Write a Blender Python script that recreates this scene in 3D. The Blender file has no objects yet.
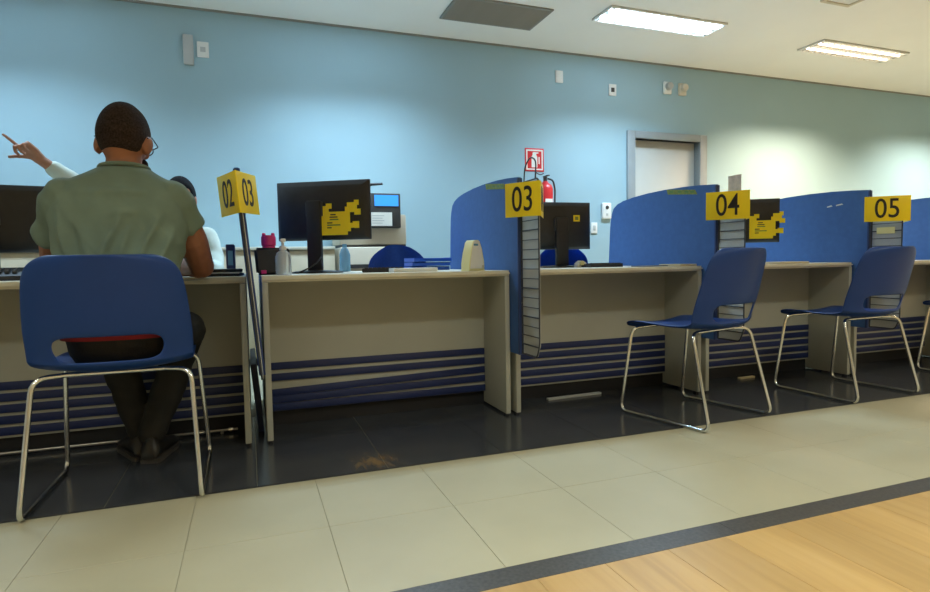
import bpy, bmesh, math, random
from mathutils import Vector, Matrix, Euler, noise
random.seed(7)
S = bpy.context.scene
COL = S.collection
PI = math.pi

# ------------------------------------------------------------------ camera (fitted to the photograph's vanishing points)
cd = bpy.data.cameras.new('camera'); cam = bpy.data.objects.new('camera', cd); COL.objects.link(cam)
FPX, YAW, PITCH, ROLL, CAMZ = 587.3, math.radians(20.098), math.radians(3.37), math.radians(-.991), .799
_F = Vector((math.sin(YAW)*math.cos(PITCH), math.cos(YAW)*math.cos(PITCH), -math.sin(PITCH)))
_R = Vector((math.cos(YAW), -math.sin(YAW), 0)); _U = _R.cross(_F)
_R2 = _R*math.cos(ROLL)+_U*math.sin(ROLL); _U2 = _U*math.cos(ROLL)-_R*math.sin(ROLL)
cam.matrix_world = Matrix(((_R2.x,_U2.x,-_F.x,0),(_R2.y,_U2.y,-_F.y,0),(_R2.z,_U2.z,-_F.z,CAMZ),(0,0,0,1)))
cd.sensor_fit = 'HORIZONTAL'; cd.sensor_width = 36; cd.lens = FPX/930*36; cd.clip_start = .05
S.camera = cam
S.view_settings.view_transform = 'Standard'; S.view_settings.look = 'None'
S.view_settings.gamma = 1; S.view_settings.use_curve_mapping = False
S.view_settings.exposure = 0.0
try: S.cycles.use_denoising = True
except Exception: pass
W = bpy.data.worlds.new('world'); S.world = W; W.use_nodes = True
W.node_tree.nodes['Background'].inputs[0].default_value = (.6,.7,.8,1)
W.node_tree.nodes['Background'].inputs[1].default_value = .05
COOL, WARM, NEUT = (.60,.84,1.06), (1.0,.78,.55), (.96,1.0,.87)
LAMP_W = 46
# fixtures: x centre, y centre, colour, power factor
LAMPS = [(3.49,4.385,COOL,1.0),(5.91,4.40,WARM,2.35),(.85,4.385,COOL,1.0),(-1.65,4.385,COOL,.75),(8.35,4.40,(1.0,.92,.76),1.9)]
LAMPS += [(x,y,WARM if (x,y) == (6.0,.15) else NEUT,.72) for y in (.15,-3.6) for x in (-1.5,1.0,3.5,6.0,8.5)]  # unseen rows added to light the hall; nearer row set by desk shadow

# ------------------------------------------------------------------ materials
MATS = {}
def mat(name, col, rough=.5, metal=0, var=.06, vscale=6, bump=0, bscale=60, emit=None, estr=0, spec=.5, alpha=None, stretch=(1,1,1)):
    m = bpy.data.materials.new(name); m.use_nodes = True; nt = m.node_tree; N = nt.nodes; L = nt.links
    b = N['Principled BSDF']
    b.inputs['Roughness'].default_value = rough; b.inputs['Metallic'].default_value = metal
    b.inputs['Specular IOR Level'].default_value = spec
    tc = N.new('ShaderNodeTexCoord'); mp = N.new('ShaderNodeMapping'); mp.inputs['Scale'].default_value = stretch
    L.new(tc.outputs['Object'], mp.inputs[0])
    nz = N.new('ShaderNodeTexNoise'); nz.inputs['Scale'].default_value = vscale; nz.inputs['Detail'].default_value = 4
    L.new(mp.outputs[0], nz.inputs['Vector'])
    rp = N.new('ShaderNodeValToRGB')
    lo = [max(0,c*(1-var)) for c in col[:3]]; hi = [min(1,c*(1+var)) for c in col[:3]]
    rp.color_ramp.elements[0].color = (*lo,1); rp.color_ramp.elements[1].color = (*hi,1)
    rp.color_ramp.elements[0].position = .3; rp.color_ramp.elements[1].position = .7
    L.new(nz.outputs['Fac'], rp.inputs[0]); L.new(rp.outputs[0], b.inputs['Base Color'])
    if bump:
        n2 = N.new('ShaderNodeTexNoise'); n2.inputs['Scale'].default_value = bscale; n2.inputs['Detail'].default_value = 3
        L.new(mp.outputs[0], n2.inputs['Vector'])
        bp = N.new('ShaderNodeBump'); bp.inputs['Strength'].default_value = bump; bp.inputs['Distance'].default_value = .01
        L.new(n2.outputs['Fac'], bp.inputs['Height']); L.new(bp.outputs[0], b.inputs['Normal'])
    if emit:
        b.inputs['Emission Color'].default_value = (*emit,1); b.inputs['Emission Strength'].default_value = estr
    if alpha is not None:
        tr = N.new('ShaderNodeBsdfTransparent'); mx = N.new('ShaderNodeMixShader'); mx.inputs[0].default_value = alpha
        out = N['Material Output']
        L.new(tr.outputs[0], mx.inputs[1]); L.new(b.outputs[0], mx.inputs[2]); L.new(mx.outputs[0], out.inputs['Surface'])
    MATS[name] = m
    return m
M = MATS
mat('wall_paint', (.31,.455,.515), .7, var=.02, vscale=1.5, bump=.05, bscale=180)
mat('side_paint', (.82,.82,.80), .8, var=.02)
mat('ceiling_paint', (.88,.88,.87), .85, var=.015, vscale=2)
mat('gap_shade', (.25,.25,.24), .7)
mat('grout', (.36,.34,.245), .9, var=.15)
mat('granite', (.060,.056,.052), .35, var=.35, vscale=90)
mat('cream', (.40,.405,.345), .45, var=.035, vscale=4, bump=.02, bscale=200)
mat('cream_lit', (.66,.64,.52), .4, var=.04)  # lighter copy of cream, the desk edge highlight is put into its colour
mat('navy', (.012,.024,.10), .45, var=.1)
mat('kick', (.010,.010,.012), .6)
mat('felt_blue', (.048,.132,.37), .75, var=.06, vscale=30, bump=.15, bscale=400)
mat('felt_edge', (.022,.05,.18), .5)
mat('seat_blue', (.009,.043,.195), .42, spec=.3, var=.04, vscale=9, bump=.02, bscale=300)
mat('chrome', (.74,.77,.77), .16, 1.0, var=.02)
mat('office_fabric', (.018,.075,.30), .85, var=.1, vscale=60, bump=.2, bscale=500)
mat('black_plastic', (.017,.017,.018), .48, var=.15, vscale=30)
mat('black_gloss', (.008,.008,.010), .12, var=.1)
mat('dark_grey', (.045,.045,.045), .45)
mat('screen_blue', (.02,.16,.55), .2, emit=(.05,.35,.95), estr=.9)
mat('screen_glow', (.02,.03,.05), .15, emit=(.5,.65,.8), estr=.5)  # monitor screen with a weak pale blue emission
mat('yellow', (.96,.75,.010), .45, var=.03)
mat('ink', (.012,.012,.014), .5)
mat('green_ink', (.10,.22,.05), .5)
mat('olive', (.20,.24,.045), .6, var=.25, vscale=70)
mat('white_plastic', (.74,.74,.70), .35, var=.03)
mat('grey_plastic', (.45,.46,.45), .45, var=.04)
mat('paper', (.78,.77,.70), .8, var=.03)
mat('manila', (.55,.46,.28), .8, var=.05)
mat('pale_yellow', (.80,.74,.36), .6, var=.04)
mat('pink_paper', (.74,.64,.58), .7, var=.15, vscale=40)
mat('pink', (.75,.030,.20), .35)
mat('tray_blue', (.010,.09,.50), .35)
mat('bottle_blue', (.16,.38,.55), .2, alpha=.75)
mat('clear_plastic', (.72,.76,.76), .12, alpha=.38)
mat('acrylic', (.60,.62,.60), .3, alpha=.72)
mat('wire', (.030,.036,.048), .5, 0)
mat('copier_cream', (.60,.54,.42), .5, var=.03)
mat('cabinet_cream', (.60,.53,.39), .5, var=.03)
mat('red', (.62,.018,.022), .35)
mat('grey_frame', (.26,.29,.30), .45)
mat('door_white', (.52,.53,.50), .5, var=.02)
mat('vent_grey', (.24,.24,.225), .6)
mat('vent_dark', (.10,.10,.095), .8)
mat('lamp_white', (.82,.82,.80), .4)
mat('louver', (.85,.85,.83), .25, .4)
mat('footbar', (.40,.38,.34), .35, .9)
mat('skin_man', (.30,.125,.066), .55, var=.12, vscale=25, bump=.05, bscale=250)
mat('skin_staff', (.44,.215,.135), .55, var=.12, vscale=25, bump=.05, bscale=250)
mat('hair_dark', (.036,.025,.021), .9, spec=.15, var=.5, vscale=160, bump=.5, bscale=500)
mat('hair_black', (.008,.008,.010), .9, spec=.15, var=.4, vscale=120, bump=.5, bscale=400)
mat('shirt_green', (.145,.205,.165), .9, var=.10, vscale=9, bump=.12, bscale=350)
mat('shirt_mint', (.60,.70,.64), .85, var=.05, bump=.1, bscale=300)
mat('trousers', (.018,.018,.016), .85, var=.25, vscale=14, bump=.12, bscale=250)
mat('leather', (.012,.011,.010), .4)
mat('sole', (.05,.045,.04), .7)
mat('red_cloth', (.24,.012,.018), .85)
mat('eye_white', (.8,.8,.78), .25)
mat('lip', (.36,.12,.10), .5)

def world_mat(name):
    m = bpy.data.materials.new(name); m.use_nodes = True; MATS[name] = m
    N = m.node_tree.nodes; L = m.node_tree.links
    g = N.new('ShaderNodeNewGeometry')
    return m, N, L, g, N['Principled BSDF']
def ramp(N, stops):
    r = N.new('ShaderNodeValToRGB')
    while len(r.color_ramp.elements) < len(stops): r.color_ramp.elements.new(.5)
    for e, (p, c) in zip(r.color_ramp.elements, stops): e.position = p; e.color = (*c,1)
    return r
# beige porcelain tile
m, N, L, g, b = world_mat('beige_tile')
nz = N.new('ShaderNodeTexNoise'); nz.inputs['Scale'].default_value = 2.2; nz.inputs['Detail'].default_value = 6
L.new(g.outputs['Position'], nz.inputs['Vector'])
r = ramp(N, [(.3,(.375,.348,.242)),(.7,(.435,.405,.285))]); L.new(nz.outputs['Fac'], r.inputs[0]); L.new(r.outputs[0], b.inputs['Base Color'])
b.inputs['Roughness'].default_value = .38; b.inputs['Specular IOR Level'].default_value = .4
# dark polished tile, with one worn brown stain
m, N, L, g, b = world_mat('dark_tile')
nz = N.new('ShaderNodeTexNoise'); nz.inputs['Scale'].default_value = 9; nz.inputs['Detail'].default_value = 6
L.new(g.outputs['Position'], nz.inputs['Vector'])
r = ramp(N, [(.3,(.030,.034,.042)),(.7,(.046,.050,.058))]); L.new(nz.outputs['Fac'], r.inputs[0])
vm = N.new('ShaderNodeVectorMath'); vm.operation = 'DISTANCE'; vm.inputs[1].default_value = (.455,2.32,0)
mp = N.new('ShaderNodeMapping'); mp.inputs['Scale'].default_value = (1,1,1)
L.new(g.outputs['Position'], vm.inputs[0])
mr = N.new('ShaderNodeMapRange'); mr.inputs[1].default_value = .02; mr.inputs[2].default_value = .20; mr.inputs[3].default_value = .30; mr.inputs[4].default_value = -.12
L.new(vm.outputs['Value'], mr.inputs[0])
n2 = N.new('ShaderNodeTexNoise'); n2.inputs['Scale'].default_value = 1; n2.inputs['Detail'].default_value = 8; n2.inputs['Roughness'].default_value = .7
mp.inputs['Scale'].default_value = (34,15,1); mp.inputs['Rotation'].default_value = (0,0,.5); L.new(g.outputs['Position'], mp.inputs[0]); L.new(mp.outputs[0], n2.inputs['Vector'])
ad = N.new('ShaderNodeMath'); ad.operation = 'ADD'; L.new(mr.outputs[0], ad.inputs[0]); L.new(n2.outputs['Fac'], ad.inputs[1])
r2 = ramp(N, [(.60,(0,0,0)),(.85,(.8,.8,.8))]); L.new(ad.outputs[0], r2.inputs[0])
mx = N.new('ShaderNodeMix'); mx.data_type = 'RGBA'; L.new(r2.outputs[0], mx.inputs[0]); L.new(r.outputs[0], mx.inputs[6]); mx.inputs[7].default_value = (.20,.13,.055,1)
L.new(mx.outputs[2], b.inputs['Base Color']); b.inputs['Roughness'].default_value = .2; b.inputs['Specular IOR Level'].default_value = .45
# pale wood laminate, grain along Y
m, N, L, g, b = world_mat('wood_laminate')
oi = N.new('ShaderNodeObjectInfo')
mp = N.new('ShaderNodeMapping'); mp.inputs['Scale'].default_value = (26,1.6,1); L.new(g.outputs['Position'], mp.inputs[0])
sc = N.new('ShaderNodeVectorMath'); sc.operation = 'SCALE'; L.new(oi.outputs['Random'], sc.inputs[3]); sc.inputs[0].default_value = (0,37,11)
av = N.new('ShaderNodeVectorMath'); L.new(mp.outputs[0], av.inputs[0]); L.new(sc.outputs[0], av.inputs[1])
nz = N.new('ShaderNodeTexNoise'); nz.inputs['Scale'].default_value = 1; nz.inputs['Detail'].default_value = 5; nz.inputs['Distortion'].default_value = .6
L.new(av.outputs[0], nz.inputs['Vector'])
r = ramp(N, [(.25,(.385,.236,.083)),(.5,(.465,.292,.106)),(.8,(.51,.332,.135))]); L.new(nz.outputs['Fac'], r.inputs[0])
hs = N.new('ShaderNodeHueSaturation'); mr = N.new('ShaderNodeMapRange'); mr.inputs[3].default_value = .90; mr.inputs[4].default_value = 1.08
L.new(oi.outputs['Random'], mr.inputs[0]); L.new(mr.outputs[0], hs.inputs['Value']); L.new(r.outputs[0], hs.inputs['Color'])
L.new(hs.outputs[0], b.inputs['Base Color']); b.inputs['Roughness'].default_value = .36

# ------------------------------------------------------------------ mesh helpers
def link(name, me, m, parent=None, loc=None, rot=None):
    o = bpy.data.objects.new(name, me); COL.objects.link(o)
    if m and not me.materials: me.materials.append(M[m] if isinstance(m, str) else m)
    if parent: o.parent = parent
    if loc: o.location = loc
    if rot: o.rotation_euler = rot
    return o
def bm_mesh(bm, smooth=False, angle=None):
    me = bpy.data.meshes.new('m'); bmesh.ops.recalc_face_normals(bm, faces=bm.faces); bm.to_mesh(me); bm.free()
    if smooth:
        for p in me.polygons: p.use_smooth = True
        if angle is not None:
            me.set_sharp_from_angle(angle=math.radians(angle))
    return me
def box_bm(bm, lo, hi, bev=0, seg=2):
    r = bmesh.ops.create_cube(bm, size=1)
    vs = r['verts']
    for v in vs: v.co = Vector([lo[i]+(v.co[i]+.5)*(hi[i]-lo[i]) for i in range(3)])
    if bev:
        es = list({e for v in vs for e in v.link_edges})
        bmesh.ops.bevel(bm, geom=es, offset=bev, segments=seg, affect='EDGES', profile=.5)
    return vs
def box(name, lo, hi, m, parent=None, bev=.003, seg=2, loc=None, rot=None):
    bm = bmesh.new(); box_bm(bm, lo, hi, bev, seg)
    return link(name, bm_mesh(bm, True, 35), m, parent, loc, rot)
def fillet(pts, rad, n=5):
    pts = [Vector(p) for p in pts]; out = [pts[0]]
    for a, b, c in zip(pts, pts[1:], pts[2:]):
        d1, d2 = (a-b), (c-b); k = min(rad, d1.length*.49, d2.length*.49)
        p, q = b+d1.normalized()*k, b+d2.normalized()*k
        for i in range(n+1):
            t = i/n; out.append(p*(1-t)**2+b*2*t*(1-t)+q*t*t)
    return out+[pts[-1]]
def tube_bm(bm, pts, r, n=10, caps=True):
    pts = [Vector(p) for p in pts]; rs = r if isinstance(r, (list,tuple)) else [r]*len(pts)
    T = [(pts[min(i+1,len(pts)-1)]-pts[max(i-1,0)]).normalized() for i in range(len(pts))]
    up = Vector((0,0,1)) if abs(T[0].z) < .9 else Vector((1,0,0))
    X = T[0].cross(up).normalized(); rings = []
    for i, p in enumerate(pts):
        X = (X-T[i]*X.dot(T[i])).normalized(); Y = T[i].cross(X)
        rings.append([bm.verts.new(p+(X*math.cos(a)+Y*math.sin(a))*rs[i]) for a in [2*PI*k/n for k in range(n)]])
    for A, B in zip(rings, rings[1:]):
        for k in range(n): bm.faces.new((A[k],A[(k+1)%n],B[(k+1)%n],B[k]))
    if caps:
        bm.faces.new(rings[0][::-1]); bm.faces.new(rings[-1])
def tube(name, pts, r, m, parent=None, n=10, rad=0, loc=None):
    bm = bmesh.new(); tube_bm(bm, fillet(pts, rad) if rad else pts, r, n)
    return link(name, bm_mesh(bm, True, 50), m, parent, loc)
def lathe(name, prof, m, parent=None, n=24, loc=None, rot=None, sx=1, sy=1):
    bm = bmesh.new(); rings = []
    for rr, z in prof:
        rings.append([bm.verts.new((rr*math.cos(2*PI*k/n)*sx, rr*math.sin(2*PI*k/n)*sy, z)) for k in range(n)])
    for A, B in zip(rings, rings[1:]):
        for k in range(n): bm.faces.new((A[k],A[(k+1)%n],B[(k+1)%n],B[k]))
    bm.faces.new(rings[0][::-1]); bm.faces.new(rings[-1])
    return link(name, bm_mesh(bm, True, 40), m, parent, loc, rot)
def prism(name, poly, d0, d1, m, parent=None, axis='y', bev=0, loc=None, rot=None, smooth=True):
    """poly of 2-D points extruded along an axis ('x': (y,z) points, 'y': (x,z), 'z': (x,y))"""
    bm = bmesh.new()
    f = {'x': lambda a, b, d: (d,a,b), 'y': lambda a, b, d: (a,d,b), 'z': lambda a, b, d: (a,b,d)}[axis]
    A = [bm.verts.new(f(a,b,d0)) for a, b in poly]; B = [bm.verts.new(f(a,b,d1)) for a, b in poly]
    fa = bm.faces.new(A); fb = bm.faces.new(B[::-1]); n = len(poly)
    for k in range(n): bm.faces.new((A[k],B[k],B[(k+1)%n],A[(k+1)%n]))
    if bev: bmesh.ops.bevel(bm, geom=list(fa.edges)+list(fb.edges), offset=bev, segments=2, affect='EDGES')
    return link(name, bm_mesh(bm, smooth, 35), m, parent, loc, rot)
def thing(name, label, cat, loc=(0,0,0), rz=0, group=None):
    o = bpy.data.objects.new(name, None); COL.objects.link(o); o.empty_display_size = .1
    o.location = loc; o.rotation_euler = (0,0,rz); return tag(o, label, cat, group)
def tag(o, label, cat, group=None):
    o['label'] = label; o['category'] = cat
    if group: o['group'] = group
    return o
def struct(o, label=None):
    o['kind'] = 'structure'
    if label: o['label'] = label
    return o
def copy_tree(o, parent=None):
    c = o.copy(); COL.objects.link(c); c.parent = parent
    for ch in list(o.children): copy_tree(ch, c)
    return c
def text(name, s, size, m, parent, loc, rot, xs=1.0, off=.0, ext=.0008):
    cu = bpy.data.curves.new('t', 'FONT'); cu.body = s; cu.size = size; cu.align_x = 'CENTER'; cu.align_y = 'CENTER'
    cu.offset = off; cu.extrude = ext
    t = bpy.data.objects.new('t', cu); COL.objects.link(t); bpy.context.view_layer.update()
    me = bpy.data.meshes.new_from_object(t.evaluated_get(bpy.context.evaluated_depsgraph_get()))
    bpy.data.objects.remove(t)
    for v in me.vertices: v.co.x *= xs
    me.materials.clear()
    return link(name, me, m, parent, loc, rot)

# ------------------------------------------------------------------ the room
YD, YF, YW, YB, HC = 2.725, 2.204, 1.366, 5.334, 2.888      # desk front, dark floor edge, granite strip, back wall, ceiling
X0, X1, Y0 = -4.0, 10.5, -6.0
fl = struct(box('floor', (X0,Y0,-.06), (X1,YB,-.0025), 'grout', bev=0), 'floor of dark tiles, beige tiles and pale wood planks')
def flat_mesh(w, d, t=.0025, bev=.0005):
    bm = bmesh.new(); box_bm(bm, (-w/2,-d/2,-t), (w/2,d/2,0))
    top = [e for e in bm.edges if all(abs(v.co.z) < 1e-6 for v in e.verts)]
    bmesh.ops.bevel(bm, geom=top, offset=bev, segments=1, affect='EDGES')
    return bm_mesh(bm)
tw = .40; me = flat_mesh(tw-.0014, .4176)
for j in range(2):
    for i in range(-8, 25):
        link('beige_tile', me, 'beige_tile', fl, (-.2+tw*(i+.5), YW+.419*(j+.5), 0))
dw = .4835; dd = (YB-YF-.012)/6; me = flat_mesh(dw-.0018, dd-.0018); me2 = me.copy()
for j in range(6):
    for i in range(-7, 21):
        link('dark_tile' if j < 2 else 'bounce_tile', me if j < 2 else me2, 'dark_tile' if j < 2 else 'beige_tile', fl, (-.485+dw*(i+.5), YF+.012+dd*(j+.5), 0))  # unseen staff-side rows made pale to bounce light up to the ceiling
link('joint_strip', flat_mesh(X1-X0, .012), 'kick', fl, ((X0+X1)/2, YF+.006, 0))
me = flat_mesh(1.2-.002, .079)
for i in range(-2, 8): link('granite_strip', me, 'granite', fl, (.1+1.2*(i+.5), 1.3265, 0))
pw, pl = .2, 1.24; me = flat_mesh(pw-.0012, pl-.0012, bev=.0005)
for i in range(-15, 40):
    for j in range(5):
        link('wood_plank', me, 'wood_laminate', fl, (.05+pw*(i+.5), 1.286-pl*(j+.5)+((i*7)%5)*.0, 0)) if j < 5 else None
link('wood_field', flat_mesh(X1-X0, 1.05), 'wood_laminate', fl, ((X0+X1)/2, Y0+.535, 0))

struct(box('ceiling', (X0,Y0,HC), (X1,YB,HC+.08), 'ceiling_paint', bev=0), 'plain white plaster ceiling')
DX0, DX1, DZ = 3.90, 4.76, 2.08       # door opening
bm = bmesh.new()
for lo, hi in (((X0,YB,0),(DX0,YB+.15,HC)), ((DX1,YB,0),(X1,YB+.15,HC)), ((DX0,YB,DZ),(DX1,YB+.15,HC))): box_bm(bm, lo, hi)
struct(link('wall_back', bm_mesh(bm), 'wall_paint'), 'pale blue painted wall behind the counter')
struct(box('wall_left', (X0-.1,Y0,0), (X0,YB,HC), 'side_paint', bev=0), 'pale wall at the end of the hall')
struct(box('wall_right', (X1,Y0,0), (X1+.1,YB,HC), 'side_paint', bev=0), 'pale wall at the far end of the counter')
struct(box('wall_front', (X0,Y0-.1,0), (X1,Y0,HC), 'side_paint', bev=0), 'pale wall of the waiting side')
struct(box('trim_1', (X0,YB-.012,HC-.016), (X1,YB,HC), 'gap_shade', bev=0), 'thin dark strip standing for the shadow gap along the ceiling')  # solid strip, the shade of the gap is put into its dark colour
struct(box('baseboard_back', (X0,YB-.012,0), (DX0-.1,YB,.08), 'kick', bev=0), 'dark skirting along the blue wall')
d = bpy.data.objects.new('door_1', None); COL.objects.link(d); d.location = ((DX0+DX1)/2, YB, 0); struct(d, 'closed off-white door in a wide grey frame')
hw = (DX1-DX0)/2
for s in (-1, 1):
    lo, hi = sorted((s*hw, s*(hw+.095)))
    box('door_jamb', (lo,-.03,0), (hi,.11,DZ+.075), 'grey_frame', d, .004)
box('door_head', (-hw,-.03,DZ), (hw,.11,DZ+.075), 'grey_frame', d, .004)
lf = box('door_leaf', (-hw,.07,.005), (hw,.11,DZ), 'door_white', d, .002)
h = lathe('door_handle', [(.012,0),(.012,.045),(.02,.05),(.02,.06)], 'chrome', lf, 12, (-hw+.08,.07,1.02), (PI/2,0,0))

# ------------------------------------------------------------------ ceiling lights
def ceiling_light(x, y, col, k, label, group='recessed ceiling lights over the counter'):
    t = thing('ceiling_light', label, 'ceiling light', (x,y,HC), 0, group)
    w, dpt = .61, .15
    bm = bmesh.new(); box_bm(bm, (-w,-dpt,-.006), (w,dpt,-.0005)); link('reflector_tray', bm_mesh(bm), 'louver', t)
    for s in (-1, 1):
        lo, hi = sorted((s*dpt, s*(dpt-.012))); box('frame_rail', (-w,lo,-.020), (w,hi,-.0005), 'lamp_white', t, .002)
        lo, hi = sorted((s*w, s*(w-.012))); box('frame_end', (lo,-dpt+.012,-.020), (hi,dpt-.012,-.0005), 'lamp_white', t, .002)
    e = 'tube_%g%g' % (col[2], k)
    if e not in M: mat(e, (.9,.9,.9), .4, var=0, emit=col, estr=26 if col[0] < .8 else 3)
    for s in (-1, 1):
        lathe('fluorescent_tube', [(.006,-.575),(.013,-.572),(.013,.572),(.006,.575)], e, t, 10, (0,s*.066,-.0135), (0,PI/2,0))
        la = bpy.data.lights.new('lamp_glow', 'AREA'); la.shape = 'RECTANGLE'; la.size = 1.14; la.size_y = .026
        la.color = col; la.energy = LAMP_W*k/2; la.spread = math.radians(120)
        o = bpy.data.objects.new('lamp_glow', la); COL.objects.link(o); o.parent = t; o.location = (0,s*.066,-.0275)
    box('centre_rib', (-w+.012,-.006,-.020), (w-.012,.006,-.006), 'louver', t, .001)
    blade = None
    for i in range(15):
        xx = -w+.05+i*(2*w-.1)/14
        for y0, y1 in ((-.134,-.084),(-.048,-.008),(.008,.048),(.084,.134)):
            bmb = bmesh.new(); box_bm(bmb, (-.001,y0,-.0195), (.001,y1,-.0065))
            link('louver_blade', bm_mesh(bmb), 'louver', t, (xx,0,0))
    return t
LL = ['bright bluish-white louvred light above the grey door', 'warm yellowish louvred light beyond the door']
ORD = ['louvred light behind the air vent', 'louvred light over the far end of the counter', 'louvred light near the corner beyond number five']
for i, (x, y, c, k) in enumerate(LAMPS):
    lb = LL[i] if i < 2 else ORD[i-2] if i < 5 else 'added unseen louvred light over the waiting side of the hall'
    ceiling_light(x, y, c, k, lb, 'recessed ceiling lights over the counter' if i < 5 else 'added unseen lights over the waiting side')

v = thing('air_vent', 'dark grey rectangular air vent grille in the white ceiling', 'air vent', (2.035,4.68,HC))
box('vent_backing', (-.42,-.215,-.004), (.42,.215,-.0005), 'vent_dark', v, 0)
for s in (-1, 1):
    lo, hi = sorted((s*.43, s*.405)); box('vent_frame', (lo,-.225,-.014), (hi,.225,-.0005), 'vent_grey', v, .002)
    lo, hi = sorted((s*.225, s*.2)); box('vent_frame', (-.405,lo,-.014), (.405,hi,-.0005), 'vent_grey', v, .002)
bm = bmesh.new(); box_bm(bm, (-.404,-.0012,-.011), (.404,.0012,.011)); vb = bm_mesh(bm)
for i in range(18): link('vent_blade', vb, 'vent_grey', v, (0,-.188+i*.022,-.012), (math.radians(48),0,0))
v = thing('ceiling_hatch', 'small pale grey square ceiling hatch beyond the bright light', 'hatch', (4.63,3.47,HC))
box('hatch_panel', (-.13,-.13,-.012), (.13,.13,-.0005), 'lamp_white', v, .002)
for s in (-1, 1):
    lo, hi = sorted((s*.13, s*.16)); box('hatch_frame', (lo,-.16,-.02), (hi,.16,-.0005), 'copier_cream', v, .002); box('hatch_frame', (-.13,lo,-.02), (.13,hi,-.0005), 'copier_cream', v, .002)

# ------------------------------------------------------------------ desks
PITCH_X, B0 = 1.223, .033
def bx(k): return B0+PITCH_X*k
def desk(k, label, sag=False, dx=0):
    a, c = bx(k)+.016+dx, bx(k+1)-.016+(dx if k < 0 else 0); w = c-a
    t = thing('counter_desk', label, 'desk', ((a+c)/2, YD, 0), 0, 'service counter desks'); h = w/2
    bm = bmesh.new(); vs = box_bm(bm, (-h,-.004,.722), (h,.96,.75))
    es = [e for e in bm.edges if all(abs(q.co.y+.004) < 1e-5 for q in e.verts) and abs(e.verts[0].co.z-e.verts[1].co.z) < 1e-5]
    bmesh.ops.bevel(bm, geom=es, offset=.011, segments=4, affect='EDGES')
    link('desktop', bm_mesh(bm, True, 40), 'cream_lit', t)
    for s in (-1, 1):
        lo, hi = sorted((s*h, s*(h-.026)))
        sp = box('side_panel', (lo,.002,.012), (hi,.93,.721), 'cream', t, .003)
        for yy in (.03,.9): box('foot', (lo+.004,yy-.012,0), (hi-.004,yy+.012,.013), 'kick', sp, 0)
    box('modesty_panel', (-h+.026,.295,.075), (h-.026,.313,.721), 'cream', t, 0)
    box('kickboard', (-h+.026,.312,.0), (h-.026,.326,.12), 'kick', t, 0)
    me = None
    for i in range(5):
        z = .300-.049*i; L_ = w-.056
        bm = bmesh.new(); box_bm(bm, (-L_/2,-.008,-.018), (L_/2,0,.018), .002)
        s = link('slat', bm_mesh(bm, True, 35), 'navy', t, (0,.2945,z))
        if sag:
            dl, dr = [(0,0),(-.006,-.004),(-.042,-.012),(-.036,-.016),(-.008,-.008)][i]
            if i == 3: dl, dr = -.020, -.004
            if i == 2: dl, dr = -.034, -.004
            s.location.z += (dl+dr)/2; s.rotation_euler.y = -math.atan2(dr-dl, L_); s.location.y -= .0012*i
    return t
desk(-1, 'cream counter desk where the man in green sits', dx=-.034)
desk(0, 'cream counter desk with a loose sagging slat and no chair', sag=True)
desk(1, 'cream counter desk behind the empty chair turned sideways')
desk(2, 'cream counter desk with a short tan strip under its slats')
desk(3, 'cream counter desk beyond the last number sign')

# ------------------------------------------------------------------ partitions, racks and number signs
def partition(k, label, stick=None, dx=0, tilt=0):
    t = thing('partition', label, 'partition', (bx(k)+dx,2.63,.33), 0, 'blue partitions between the desks'); t.rotation_euler = (0,tilt,0)
    top = [(0,1.206),(.12,1.216),(.25,1.223),(.42,1.226),(.6,1.223),(.76,1.213),(.87,1.2),(.94,1.185),(.985,1.16),(1.008,1.12),(1.02,1.07),(1.03,.98)]
    poly = [(0,.33),(.0,1.206)]+top[1:]+[(1.045,.76),(1.045,.70),(.9,.70),(.62,.62),(.3,.5),(.14,.33)]
    poly = [(y,z-.33) for y, z in poly]
    prism('panel', poly, -.011, .011, 'felt_blue', t, 'x', bev=.003)
    bm = bmesh.new(); box_bm(bm, (-.0135,-.006,.0), (.0135,.006,.872), .002); link('front_edge', bm_mesh(bm, True, 35), 'felt_edge', t)
    th_ = .013 if tilt else .005
    box('gap_filler', (-th_-(.036 if tilt else 0),.32,-.328), (th_-(.036 if tilt else 0),.90,.0 if tilt else .38), 'navy', t, 0)  # added dark filler that blocks the bright view between the desks
    if stick == 'olive':
        s = prism('sticker', [(0,0),(.26,.028),(.27,.058),(.24,.056),(.02,.03)], -.0128, -.0118, 'olive', t, 'x', loc=(0,.14,.835))
        for y_ in (.03,.075,.14,.21): prism('sticker_mark', [(0,0),(.03,.004),(.03,.014),(0,.010)], -.0134, -.0126, 'green_ink', s, 'x', loc=(0,y_,.010+y_*.11))
    if stick == 'white':
        for y, z, L_ in ((.17,.80,.05),(.245,.795,.04)):
            prism('sticker', [(0,0),(L_,-.006),(L_,.002),(.01,.008)], -.0128, -.0118, 'paper', t, 'x', loc=(0,y,z))
    return t
partition(0, 'leaning blue partition between the 02 and 03 numbers', dx=.003, tilt=math.radians(-4.7))
partition(1, 'blue partition panel carrying the 03 sign', 'olive')
partition(2, 'blue partition panel carrying the 04 sign', 'olive')
partition(3, 'blue partition panel carrying the 05 sign', 'white')
partition(4, 'blue partition panel beyond the 05 sign')

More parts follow.
